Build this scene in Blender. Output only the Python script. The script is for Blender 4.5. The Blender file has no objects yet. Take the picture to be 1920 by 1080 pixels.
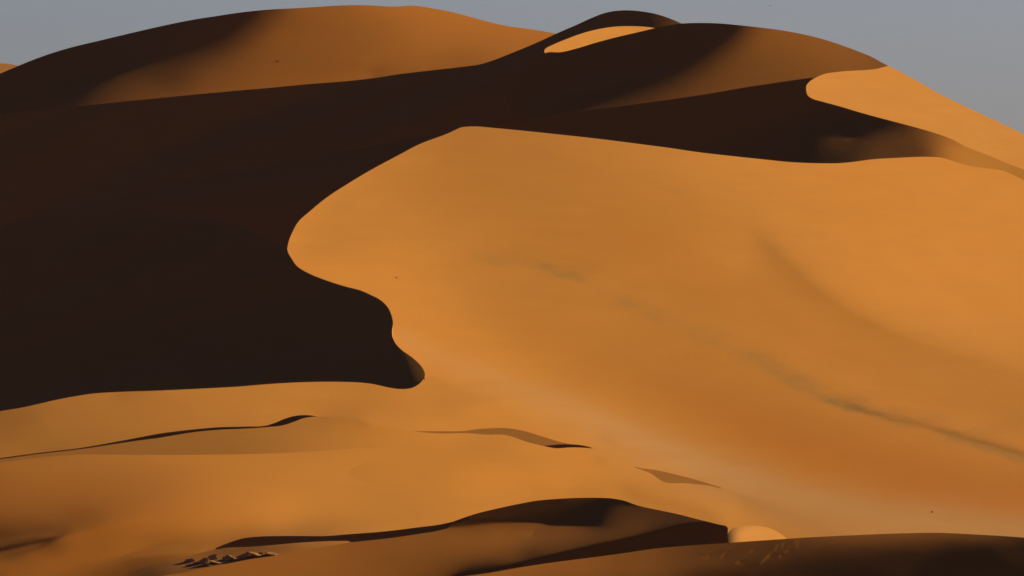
import bpy, bmesh, math, random, time
import numpy as np
T_START = time.time()
random.seed(7)
rng = np.random.default_rng(7)

# ------------------------------------------------------------------ camera model
F = 16000.0            # focal length in photo pixels (1920 wide): a long telephoto
CX, CY = 960.0, 540.0
T0 = 4000.0            # metres to the foot of the big dune
CAMZ = 160.0
def to_world(u, v, q):
    """photo direction + range -> metres; q is range in 'pixels' (F*ln(t/T0))"""
    t = T0*np.exp(np.asarray(q)/F)
    return np.stack([t*(np.asarray(u)-CX)/F, t+0*np.asarray(u), CAMZ+t*(CY-np.asarray(v))/F], -1)

SUN_EL, SUN_AZ = math.radians(20.0), math.radians(33.0)   # low sun on the right, somewhat behind the dunes
LX = math.cos(SUN_EL)*math.cos(SUN_AZ); LY = math.cos(SUN_EL)*math.sin(SUN_AZ); LZ = math.sin(SUN_EL)

# ------------------------------------------------------------------ curves
def smooth(pts, n=4):
    p = np.array(pts, float)
    if len(p) < 3: return p
    e = np.vstack([2*p[0]-p[1], p, 2*p[-1]-p[-2]])
    out = []
    for i in range(1, len(e)-2):
        a, b, c, d = e[i-1], e[i], e[i+1], e[i+2]
        # centripetal-ish tangents keep unevenly spaced points from overshooting
        lb = np.linalg.norm(c-b)+1e-6; la = np.linalg.norm(b-a)+1e-6; lc = np.linalg.norm(d-c)+1e-6
        m1 = ((c-b)/lb*la + (b-a)/la*lb)/(la+lb)*lb
        m2 = ((d-c)/lc*lb + (c-b)/lb*lc)/(lb+lc)*lb
        for k in range(n):
            s = k/n
            out.append((2*s**3-3*s**2+1)*b+(s**3-2*s**2+s)*m1+(-2*s**3+3*s**2)*c+(s**3-s**2)*m2)
    out.append(p[-1])
    return np.array(out)

def dist_poly(U, V, P, closed=False):
    best = np.full(U.shape, 1e18)
    Q = np.vstack([P, P[:1]]) if closed else P
    for a, b in zip(Q[:-1], Q[1:]):
        d = b-a; L = d@d
        if L < 1e-9: continue
        t = np.clip(((U-a[0])*d[0]+(V-a[1])*d[1])/L, 0, 1)
        np.minimum(best, (U-a[0]-t*d[0])**2+(V-a[1]-t*d[1])**2, out=best)
    return np.sqrt(best)

def inside(U, V, P):
    c = np.zeros(U.shape, bool)
    Q = np.vstack([P, P[:1]])
    for a, b in zip(Q[:-1], Q[1:]):
        if a[1] == b[1]: continue
        c ^= ((a[1] > V) != (b[1] > V)) & (U < (b[0]-a[0])*(V-a[1])/(b[1]-a[1])+a[0])
    return c

def sdf(U, V, P):
    d = dist_poly(U, V, P, True)
    return np.where(inside(U, V, P), d, -d)

# ------------------------------------------------------------------ how steeply each spot faces the sun
def lin(r):
    r = np.asarray(r, float)/255
    return np.where(r < .04045, r/12.92, ((r+.055)/1.055)**2.4)
AMB = 0.012
def facing(r):
    """cosine to the sun from the red level a spot shows when lit"""
    x = (lin(r)-AMB)*.55/(.58-AMB)
    return np.where(x > .004, x, -.03)

def rbf(pts, vs=1.7, c=25.0, ridge=2.0):
    p = np.array(pts, float)
    X = p[:, :2]*[1, vs]; y = facing(p[:, 2])
    y = np.where(p[:, 2] <= 33, -.16, y)
    D = np.sqrt(((X[:, None]-X[None])**2).sum(-1)+c*c)
    n = len(p)
    A = np.zeros((n+1, n+1)); A[:n, :n] = -D+np.eye(n)*ridge; A[:n, n] = 1; A[n, :n] = 1
    w = np.linalg.solve(A, np.append(y, 0))
    def f(U, V):
        out = np.full(U.shape, w[n])
        for (x0, y0), ww in zip(X, w[:n]):
            out -= ww*np.sqrt((U-x0)**2+(V*vs-y0)**2+c*c)
        return np.clip(out, -.2, .72)
    return f

def sm(x): 
    x = np.clip(x, 0, 1); return x*x*(3-2*x)

class Paint:
    """target slope towards the sun of a sheet: scattered levels plus bands and strokes"""
    def __init__(s, pts, **k): s.base = rbf(pts, **k); s.ops = []
    def band(s, top, bot, r, soft=1.5, op=1.0):
        P = np.vstack([smooth(top), smooth(bot)[::-1]]); s.ops.append(('b', P, r, soft, op)); return s
    def stroke(s, line, r, w, op=1.0, below=None):
        s.ops.append(('s', smooth(line), r, w, op, below)); return s
    def turn(s, line, w, side, dark=-.09):
        """the slope turns out of the sun across a line; side = a polygon on the sunlit side"""
        s.ops.append(('g', smooth(line), dark, w, np.array(side, float))); return s
    def __call__(s, U, V):
        I = s.base(U, V); s.feat = np.zeros(U.shape)
        for o in s.ops:
            if o[0] == 'g':
                d = dist_poly(U, V, o[1]); sg = np.where(inside(U, V, np.vstack([o[1], o[4]])), 1, -1)
                k = sm(.5+sg*d/(2*o[3])); I = I*k+o[2]*(1-k); continue
            P = o[1]; m = 3*max(o[3], (o[5] or 0) if o[0] == 's' else 0)+8
            sel = (U > P[:, 0].min()-m) & (U < P[:, 0].max()+m) & (V > P[:, 1].min()-m) & (V < P[:, 1].max()+m)
            if not sel.any(): continue
            u, v = U[sel], V[sel]
            tv = -.18 if o[2] <= 33 else facing(o[2])
            if o[0] == 'b':
                k = sm(.5+sdf(u, v, P)/(2*o[3]))*o[4]
            else:
                d = dist_poly(u, v, P)
                w = np.full(u.shape, float(o[3]))
                if o[5] is not None:
                    yl = np.interp(u, P[:, 0], P[:, 1]); w = np.where(v > yl, o[5], o[3])
                tl = min(70.0, .25*abs(P[-1, 0]-P[0, 0])+1)
                k = np.exp(-(d/w)**2)*o[4]*sm(.15+(u-P[0, 0]+2)/tl)*sm(.15+(P[-1, 0]+2-u)/tl)
            I[sel] = I[sel]*(1-k)+tv*k
            s.feat[sel] = np.maximum(s.feat[sel], k)
        return I

# ------------------------------------------------------------------ shape from slope: solve the range field of a sheet
def mirror_filter(x, lam):
    """smooth preconditioner: filter the mirrored field in the frequency domain"""
    y = x.copy(); y[0] *= 2; y[-1] *= 2; y[:, 0] *= 2; y[:, -1] *= 2
    y = np.concatenate([y, y[-2:0:-1]], 0); y = np.concatenate([y, y[:, -2:0:-1]], 1)
    return np.fft.irfft2(np.fft.rfft2(y)/lam, s=y.shape)[:x.shape[0], :x.shape[1]]

TRACE = False
class Sheet: pass

def solve(box, h, paint, prior, anchors, pw=.022, ell=3.0, lit_w=1.0, levels=(8, 4, 2, 1), gn=5, cgn=40, minw=1.0, cuts=(), q0=None, fix=None, verbose=''):
    """box=(u0,u1,v0,v1); h=(hu,hv); prior(U,V)->(qu,qw); anchors=[(u,v,q,weight)]"""
    u0, u1, v0, v1 = box
    NX = int(math.ceil((u1-u0)/h[0]/8))*8; NY = int(math.ceil((v1-v0)/h[1]/8))*8
    u1 = u0+NX*h[0]; v1 = v0+NY*h[1]
    anc = np.array(anchors, float)
    q = None
    for L in levels:
        nx, ny = NX//L+1, NY//L+1; hu, hv = h[0]*L, h[1]*L
        us = u0+np.arange(nx)*hu; vs = v0+np.arange(ny)*hv
        Uc, Vc = np.meshgrid(us[:-1]+hu/2, vs[:-1]+hv/2)
        I = paint(Uc, Vc); feat = paint.feat
        gu, gw = prior(Uc, Vc)
        a = (Uc-CX)/F; b = (CY-Vc)/F
        cw = np.ones(Uc.shape)
        for cpoly in cuts: cw[dist_poly(Uc, Vc, cpoly) < .52*math.hypot(hu, hv)] = .0005
        if q0 is not None:
            q = sample(q0, *np.meshgrid(us, vs))
        elif q is None:
            q = np.zeros((ny, nx)); q += anc[:, 2].mean()
            Un, Vn = np.meshgrid(us, vs); pu, pw_ = prior(Un, Vn)
            q = anc[0, 2]+np.mean(pu)*(Un-anc[0, 0])+np.mean(pw_)*(anc[0, 1]-Vn)
        else:
            def up2(x):   # cubic in-between rows
                e = np.vstack([3*x[:1]-3*x[1:2]+x[2:3], x, 3*x[-1:]-3*x[-2:-1]+x[-3:-2]])
                o = np.zeros((2*len(x)-1, x.shape[1])); o[::2] = x
                o[1::2] = (9*(e[1:-2]+e[2:-1])-e[:-3]-e[3:])/16; return o
            q = up2(up2(q).T).T
        ax_ = np.clip((anc[:, 0]-u0)/hu, 0, nx-1.001); ay_ = np.clip((anc[:, 1]-v0)/hv, 0, ny-1.001)
        ix, iy = ax_.astype(int), ay_.astype(int); fx, fy = ax_-ix, ay_-iy
        idx = np.stack([iy*nx+ix, iy*nx+ix+1, (iy+1)*nx+ix, (iy+1)*nx+ix+1])
        wt = np.stack([(1-fx)*(1-fy), fx*(1-fy), (1-fx)*fy, fx*fy])
        cell = hu*hv
        aw = anc[:, 3]
        el = np.where(feat > .15, ell*.15, ell)
        elp = np.pad(el, 1, mode='edge'); eln = (elp[1:, 1:]+elp[:-1, 1:]+elp[1:, :-1]+elp[:-1, :-1])/4
        def grads(q):
            return ((q[:-1, 1:]+q[1:, 1:]-q[:-1, :-1]-q[1:, :-1])/(2*hu), -(q[1:, :-1]+q[1:, 1:]-q[:-1, :-1]-q[:-1, 1:])/(2*hv))
        def gradT(A, B):
            o = np.zeros((ny, nx)); A = A/(2*hu); B = B/(2*hv)
            o[:-1, 1:] += A+B; o[1:, 1:] += A-B; o[:-1, :-1] += -A+B; o[1:, :-1] += -A-B
            return o
        cp_ = np.pad(cw, 1, mode='edge')
        nw = np.minimum(np.minimum(cp_[1:, 1:], cp_[:-1, 1:]), np.minimum(cp_[1:, :-1], cp_[:-1, :-1]))
        E2u = eln[:, 1:-1]**2*nw[:, 1:-1]; E2v = eln[1:-1, :]**2*nw[1:-1, :]; E2c = el**2*cw
        def plate(q):
            o = np.zeros_like(q)
            d = (q[:, 2:]-2*q[:, 1:-1]+q[:, :-2])*E2u/hu**4; o[:, 2:] += d; o[:, 1:-1] -= 2*d; o[:, :-2] += d
            d = (q[2:]-2*q[1:-1]+q[:-2])*E2v/hv**4; o[2:] += d; o[1:-1] -= 2*d; o[:-2] += d
            d = (q[1:, 1:]-q[1:, :-1]-q[:-1, 1:]+q[:-1, :-1])*E2c*2/(hu*hv)**2
            o[1:, 1:] += d; o[1:, :-1] -= d; o[:-1, 1:] -= d; o[:-1, :-1] += d
            return o
        LP = .004   # plate strength
        FX = np.zeros((ny, nx)); Q0 = q.copy()
        if fix is not None: FX[:fix] = 3.0/cell
        def anchT(r): 
            return np.bincount(idx.ravel(), (wt*(aw*r)[None]).ravel(), ny*nx).reshape(ny, nx)/cell*30
        def anch(q): return (q.ravel()[idx]*wt).sum(0)
        ey = (2-2*np.cos(np.pi*np.arange(2*ny-2)/(ny-1)))[:, None]; exx = (2-2*np.cos(np.pi*np.arange(nx)/(nx-1)))[None, :]
        # where a thin slip or streak is painted, ask directly for the slope nearest the present one that faces the sun that much
        pp = pw*pw*cw
        if L <= 2 and (feat > .02).any():
            hu_, hw_ = grads(q); tu, tw = hu_.copy(), hw_.copy()
            for _ in range(12):
                c = 1+a*tu+b*tw; m = np.sqrt(tu*tu+c*c+tw*tw); S = (LX*tu-LY*c+LZ*tw)/m
                du = (LX-LY*a-S*(tu+c*a)/m)/m*.6; dw = (LZ-LY*b-S*(tw+c*b)/m)/m
                st = (I-S)/(du*du/.6+dw*dw+1e-4); st = np.clip(st, -3, 3)
                tu += st*du; tw += st*dw; tw = np.maximum(tw, 1.1)
            fk = feat
            gu = gu*(1-fk)+tu*fk; gw = gw*(1-fk)+tw*fk
            pp = pp*(1-fk)+(.16*fk)**2*cw
        for it in range({8: 12, 4: 8, 2: 6, 1: 4}[L] if q0 is None else gn):
            qu, qw = grads(q)
            c = 1+a*qu+b*qw
            s = LX*qu-LY*c+LZ*qw; m2 = qu*qu+c*c+qw*qw; m = np.sqrt(m2)
            S = s/m
            du = (LX-LY*a-S*(qu+c*a)/m)/m; dw = (LZ-LY*b-S*(qw+c*b)/m)/m
            r = S-I
            wn = np.clip(.03/(du*du+dw*dw+1e-3), .05, 4.0); act = np.where((I < 0) & (S < np.minimum(.65*I, -.012)), 0.0, lit_w)*cw*wn
            wm = np.where(qw < minw, .3, 0.0)*cw; 
            # slopes of loose sand do not stand steeper than about 34 degrees
            sl = np.sqrt(qu*qu+1); over = sl-.72*qw; wo = np.where(over > 0, .1, 0.0)*cw; ou = qu/sl
            def Hess(x):
                xu, xw = grads(x)
                t = act*(du*xu+dw*xw)
                to = wo*(ou*xu-.72*xw)
                return gradT(du*t+pp*xu+ou*to, dw*t+pp*xw+wm*xw-.72*to)+LP*plate(x)+anchT(anch(x))+FX*x+1e-9*x
            g = gradT(du*act*r+pp*(qu-gu)+wo*over*ou, dw*act*r+pp*(qw-gw)+wm*(qw-minw)-.72*wo*over)+LP*plate(q)+anchT(anch(q)-anc[:, 2])+FX*(q-Q0)
            ok = cw > .5
            mu = float((act*du*du)[ok].mean()+pp[ok].mean()); mw = float((act*dw*dw)[ok].mean()+pp[ok].mean())
            le = LP*float(np.median(el))**2
            lam = mu*exx/hu**2+mw*ey/hv**2+le*(exx/hu**2+ey/hv**2)**2+1e-6*mu
            lam = lam+ 30*aw.sum()/cell/(nx*ny)
            def prec(x): return mirror_filter(x, lam)
            x = np.zeros_like(q); rr = -g; z = prec(rr); p = z; rz = (rr*z).sum(); r0 = rz
            for k in range(cgn):
                Ap = Hess(p); al = rz/(p*Ap).sum()
                x += al*p; rr = rr-al*Ap; z = prec(rr); rz2 = (rr*z).sum()
                if rz2 < 1e-5*r0: break
                p = z+rz2/rz*p; rz = rz2
            def cost(qt):
                tu, tw = grads(qt); c = 1+a*tu+b*tw; Sx = (LX*tu-LY*c+LZ*tw)/np.sqrt(tu*tu+c*c+tw*tw)
                ac = np.where((I < 0) & (Sx < np.minimum(.65*I, -.012)), 0.0, lit_w)*cw*wn
                sl = np.sqrt(tu*tu+1)-.72*tw
                return float((ac*(Sx-I)**2+pp*((tu-gu)**2+(tw-gw)**2)+cw*.3*np.maximum(minw-tw, 0)**2+.1*cw*np.maximum(sl, 0)**2).sum()+LP*(qt*plate(qt)).sum()/1.0+(aw*(anch(qt)-anc[:, 2])**2).sum()*30/cell+(FX*(qt-Q0)**2).sum())
            c0 = cost(q); best = None
            for fct in (1, .6, .35, .2, .1):
                cc = cost(q+x*fct)
                if best is None or cc < best[0]: best = (cc, fct)
                elif best[0] < c0: break
            if TRACE: print('   L%d it%d k%d cost %.2f -> %.2f f=%.2f' % (L, it, k, c0, best[0], best[1]))
            if best[0] < c0: q = q+x*best[1]
            elif it > 2: break
            else: q = q+.1*x
    S_ = Sheet(); S_.box = (u0, u1, v0, v1); S_.h = h; S_.q = q; S_.us = us; S_.vs = vs
    if verbose:
        qu, qw = grads(q); c = 1+a*qu+b*qw; sh = (LX*qu-LY*c+LZ*qw)/np.sqrt(qu*qu+c*c+qw*qw)
        lit = (I > 0) & (cw > .5)
        print('SOLVE %-12s %s err %.3f/%.3f  qu %s qw %s slope90 %.1f  %.1fs' % (verbose, q.shape, np.abs(sh-I)[lit].mean() if lit.any() else 0,
              np.percentile(np.abs(sh-I)[lit], 95) if lit.any() else 0, np.round(np.percentile(qu, [5, 50, 95]), 2), np.round(np.percentile(qw, [5, 50, 95]), 2),
              np.degrees(np.arctan(np.percentile(np.sqrt(qu*qu+1)/np.maximum(qw, .1), 90))), time.time()-T_START))
    return S_

def view(S, poly):
    """the same field continued smoothly outside one region, so that folds and steps at its outline stay crisp"""
    U, V = np.meshgrid(S.us, S.vs)
    k = sdf(U, V, poly) > .45*math.hypot(*S.h); q = S.q.copy()
    for _ in range(5):
        acc = np.zeros(q.shape); n = np.zeros(q.shape)
        for dj, di in ((0, 1), (0, -1), (1, 0), (-1, 0), (1, 1), (1, -1), (-1, 1), (-1, -1)):
            k1 = np.zeros_like(k); k2 = np.zeros_like(k); q1 = np.zeros_like(q); q2 = np.zeros_like(q)
            def sh(a, m, fill):
                o = np.full(a.shape, fill, a.dtype)
                y0, y1 = max(0, -m*dj), min(a.shape[0], a.shape[0]-m*dj); x0, x1 = max(0, -m*di), min(a.shape[1], a.shape[1]-m*di)
                o[y0:y1, x0:x1] = a[y0+m*dj:y1+m*dj, x0+m*di:x1+m*di]; return o
            g = sh(k, 1, False) & sh(k, 3, False)
            e = sh(q, 1, 0.)*1.5-.5*sh(q, 3, 0.)
            acc += np.where(g, e, 0); n += g
        new = (~k) & (n > 0)
        q[new] = acc[new]/n[new]; k = k | new
    R = Sheet(); R.__dict__.update(S.__dict__); R.q = q; return R

def behind(S, front, pts, margin):
    """push a sheet back until it lies MARGIN behind the sheet in front of it all along a line"""
    d = max(float(np.max(sample(f, p[:, 0], p[:, 1])-sample(S, p[:, 0], p[:, 1]))) for f, p in zip(front, pts))
    S.q = S.q+d+margin
    g = [float(np.max(sample(S, p[:, 0], p[:, 1])-sample(f, p[:, 0], p[:, 1]))) for f, p in zip(front, pts)]
    print('  gap up to', np.round(g)); return S
def before(S, back, pts, margin):
    d = max(float(np.max(sample(S, p[:, 0], p[:, 1])-sample(f, p[:, 0], p[:, 1]))) for f, p in zip(back, pts))
    S.q = S.q-d-margin
    g = [float(np.max(sample(f, p[:, 0], p[:, 1])-sample(S, p[:, 0], p[:, 1]))) for f, p in zip(back, pts)]
    print('  gap up to', np.round(g)); return S

def sample(S, u, v):
    u = np.asarray(u, float); v = np.asarray(v, float)
    x = np.clip((u-S.us[0])/(S.us[1]-S.us[0]), 0, len(S.us)-1.001)
    y = np.clip(np.interp(v, S.vs, np.arange(len(S.vs))), 0, len(S.vs)-1.001)
    i, j = x.astype(int), y.astype(int); fx, fy = x-i, y-j; q = S.q
    return q[j, i]*(1-fx)*(1-fy)+q[j, i+1]*fx*(1-fy)+q[j+1, i]*(1-fx)*fy+q[j+1, i+1]*fx*fy

# ------------------------------------------------------------------ meshing a sheet inside its outline
def build_sheet(name, S, poly, mat, skirt=None, share=None, attrs=None, skirt_len=260.0):
    """marching squares on the sheet's lattice; skirt = list of curves behind which the sand falls away; share = [(curve, other sheet)]"""
    us, vs = S.us, S.vs; nx, ny = len(us), len(vs)
    U, V = np.meshgrid(us, vs)
    phi = sdf(U, V, poly)
    phi = np.where(np.abs(phi) < .02, .02, phi)
    ins = phi > 0
    uv = []; qq = []
    vid = -np.ones((ny, nx), int)
    sel = np.argwhere(ins)
    vid[ins] = np.arange(len(sel))
    Uv = U[ins].tolist(); Vv = V[ins].tolist(); Qv = S.q[ins].tolist()
    n_in = len(Uv)
    cnt = ins[:-1, :-1].astype(int)+ins[1:, :-1]+ins[:-1, 1:]+ins[1:, 1:]
    fj, fi = np.nonzero(cnt == 4)
    faces = np.stack([vid[fj+1, fi], vid[fj+1, fi+1], vid[fj, fi+1], vid[fj, fi]], 1).tolist()
    edge = {}
    def cut(a, b):
        k = (a, b) if a < b else (b, a)
        if k not in edge:
            (j1, i1), (j2, i2) = k; p1, p2 = phi[j1, i1], phi[j2, i2]; t = p1/(p1-p2)
            edge[k] = len(Uv)
            Uv.append(us[i1]*(1-t)+us[i2]*t); Vv.append(vs[j1]*(1-t)+vs[j2]*t); Qv.append(S.q[j1, i1]*(1-t)+S.q[j2, i2]*t)
        return edge[k]
    border = []
    for j, i in np.argwhere((cnt > 0) & (cnt < 4)):
        cs = [(j+1, i), (j+1, i+1), (j, i+1), (j, i)]
        f = []
        for k in range(4):
            a, b = cs[k], cs[(k+1) % 4]
            if ins[a]: f.append(int(vid[a]))
            if ins[a] != ins[b]: f.append(cut(a, b))
        if len(f) >= 3:
            faces.append(f)
            for k in range(len(f)):
                if f[k] >= n_in and f[(k+1) % len(f)] >= n_in: border.append((f[k], f[(k+1) % len(f)]))
    Uv = np.array(Uv); Vv = np.array(Vv); Qv = np.array(Qv)
    if share:
        for curve, other in share:
            b = np.arange(len(Uv)) >= n_in
            bi = np.nonzero(b)[0]
            d = dist_poly(Uv[bi], Vv[bi], curve)
            k = bi[d < 1.0]
            Qv[k] = sample(other, Uv[k], Vv[k])
    P = to_world(Uv, Vv, Qv)
    verts = P
    at_uv = np.stack([Uv, Vv], 1)
    smooth_n = len(faces)
    if skirt:
        bs = sorted({x for e in border for x in e})
        bsa = np.array(bs)
        ok = np.zeros(len(bs), bool)
        for curve in skirt:
            ok |= dist_poly(Uv[bsa], Vv[bsa], curve) < 1.5
        keep = {b: k for k, b in enumerate(bsa[ok].tolist())}
        base = P[list(keep.keys())]; nb = len(base)
        if nb:
            off = len(verts)
            rings = [base]
            steps = [2, 6, 15, 35, 80, 150, skirt_len]
            for s_ in steps:
                r = base.copy(); r[:, 1] += s_; r[:, 2] -= s_*math.tan(math.radians(31))*(1-math.exp(-s_/4.0)*.6)
                # keep the crest's sideways position seen from the photographer's side nearly unchanged
                r[:, 0] *= (base[:, 1]+s_*.0+0)/base[:, 1]
                rings.append(r)
            verts = np.vstack([verts]+rings)
            at_uv = np.vstack([at_uv]+[at_uv[list(keep.keys())]]*len(rings))
            for a, b in border:
                if a in keep and b in keep:
                    for k in range(len(rings)-1):
                        o1, o2 = off+k*nb, off+(k+1)*nb
                        faces.append([o1+keep[b], o1+keep[a], o2+keep[a], o2+keep[b]])
    me = bpy.data.meshes.new(name)
    me.from_pydata(verts.tolist(), [], faces)
    me.polygons.foreach_set('use_smooth', [True]*len(me.polygons))
    for an, fn in (attrs or {}).items():
        val = fn(at_uv[:, 0], at_uv[:, 1]) if callable(fn) else np.full(len(verts), float(fn))
        me.attributes.new(an, 'FLOAT', 'POINT').data.foreach_set('value', val.astype(np.float32))
    me.update()
    ob = bpy.data.objects.new(name, me)
    bpy.context.scene.collection.objects.link(ob)
    me.materials.append(mat)
    return ob

def tag(o, label=None, cat=None, group=None, kind=None):
    if label: o['label'] = label
    if cat: o['category'] = cat
    if group: o['group'] = group
    if kind: o['kind'] = kind
    return o

# ------------------------------------------------------------------ materials
def N(nt, typ, **kw):
    n = nt.nodes.new(typ)
    for k, v in kw.items(): setattr(n, k, v)
    return n
def sand_material(name='sand'):
    m = bpy.data.materials.new(name); m.use_nodes = True; nt = m.node_tree; nt.nodes.clear()
    L = nt.links.new
    out = N(nt, 'ShaderNodeOutputMaterial'); bs = N(nt, 'ShaderNodeBsdfPrincipled')
    bs.inputs['Roughness'].default_value = 1.0; bs.inputs['Specular IOR Level'].default_value = 0.05
    L(bs.outputs[0], out.inputs[0])
    tc = N(nt, 'ShaderNodeTexCoord')
    def noise(scale, detail, sx=1, sy=1, sz=1, rough=.55):
        mp = N(nt, 'ShaderNodeMapping'); mp.inputs['Scale'].default_value = (sx, sy, sz)
        L(tc.outputs['Object'], mp.inputs[0])
        n = N(nt, 'ShaderNodeTexNoise'); n.inputs['Scale'].default_value = scale; n.inputs['Detail'].default_value = detail
        n.inputs['Roughness'].default_value = rough
        L(mp.outputs[0], n.inputs['Vector']); return n.outputs['Fac']
    def mix(fac, a, b, blend='MIX'):
        x = N(nt, 'ShaderNodeMix', data_type='RGBA', blend_type=blend)
        for i, val in ((0, fac), (6, a), (7, b)):
            if isinstance(val, bpy.types.NodeSocket): L(val, x.inputs[i])
            else: x.inputs[i].default_value = val if i == 0 else (*val, 1)
        return x.outputs[2]
    def ramp(src, lo, hi, a=0.0, b=1.0):
        r = N(nt, 'ShaderNodeMapRange'); r.inputs[1].default_value = lo; r.inputs[2].default_value = hi
        r.inputs[3].default_value = a; r.inputs[4].default_value = b; L(src, r.inputs[0]); return r.outputs[0]
    def attr(n_): 
        a = N(nt, 'ShaderNodeAttribute'); a.attribute_name = n_; return a.outputs['Fac']
    big = noise(.012, 5, 1, .35, 1.6)
    med = noise(.06, 6, .6, .25, 2.0)
    col = mix(ramp(big, .35, .65), (.55, .221, .027), (.575, .237, .035))
    col = mix(ramp(med, .3, .7, 0, .5), col, (.51, .202, .031))
    col = mix(attr('red'), col, (.57, .185, .017))  # deep orange sand bands; also the redder hue of dim slopes put into colour
    col = mix(attr('pale'), col, (.535, .268, .088))
    brk = ramp(noise(.05, 6, .5, .3, 2.2, .65), .36, .62)
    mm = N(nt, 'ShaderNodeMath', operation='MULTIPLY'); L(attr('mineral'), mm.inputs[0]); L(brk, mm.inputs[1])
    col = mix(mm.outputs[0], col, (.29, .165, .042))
    streak = noise(.09, 5, .25, .12, 2.6, .6)
    col = mix(ramp(streak, .35, .65, 0, .22), col, (.47, .175, .022))
    grain = noise(1.2, 3)
    col = mix(ramp(grain, .2, .8, 0, .12), col, (.40, .165, .035))
    L(col, bs.inputs['Base Color'])
    bmp = N(nt, 'ShaderNodeBump'); bmp.inputs['Strength'].default_value = .22; bmp.inputs['Distance'].default_value = .35
    L(noise(.22, 7, .5, .22, 1.3, .62), bmp.inputs['Height']); L(bmp.outputs[0], bs.inputs['Normal'])
    return m
def plain(name, c, rough=.9):
    m = bpy.data.materials.new(name); m.use_nodes = True; nt = m.node_tree; b = nt.nodes['Principled BSDF']
    b.inputs['Roughness'].default_value = rough; b.inputs['Specular IOR Level'].default_value = .15
    n = N(nt, 'ShaderNodeTexNoise'); n.inputs['Scale'].default_value = 3; n.inputs['Detail'].default_value = 6
    x = N(nt, 'ShaderNodeMix', data_type='RGBA'); x.inputs[6].default_value = (*[k*.75 for k in c], 1); x.inputs[7].default_value = (*[min(1, k*1.2) for k in c], 1)
    nt.links.new(n.outputs['Fac'], x.inputs[0]); nt.links.new(x.outputs[2], b.inputs['Base Color'])
    return m
SAND = sand_material()

# ================================================================== THE DUNES
M_TOP = [(857,242),(863,239.3),(875,237.6),(890,237),(927,240),(980,245),(1047,252),(1120,260),(1207,271),(1253,277),(1307,285),(1367,292),(1433,299),(1483,304),(1533,306),
         (1573,306),(1600,303.5),(1633,299),(1683,296),(1733,294),(1767,296),(1787,302),(1813,310),(1853,316),(1880,320),(1900,328),(1920,338),(1990,368),(2320,420)]
M_CREST = [(857,242),(840,250),(787,270),(747,291),(693,320),(653,344),(613,370),(580,397),(560,415),(547,438),(540,458),(539,470),(547,485),(555,497),(580,513),(607,524),(647,537),
           (680,546),(693,552),(714,563),(727,576),(734,591),(737,606),(735,621),(735.5,630),(741,643),(753,656),(770,668),(785,681),(794,693),(797,701),(796,709)]
N_TOP = [(-420,830),(-90,796),(0,771),(37,765),(74,757),(104,750),(141,743),(174,738),(222,735),(307,732),(370,729),(444,725),(519,719),(593,716),(640,716),(670,717),(699,720),(726,726),(744,729),(758,729.5),(776,726),(788,718),(796,709)]
NOSE = 465
mt, mc, ntp = smooth(M_TOP), smooth(M_CREST), smooth(N_TOP)

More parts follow.
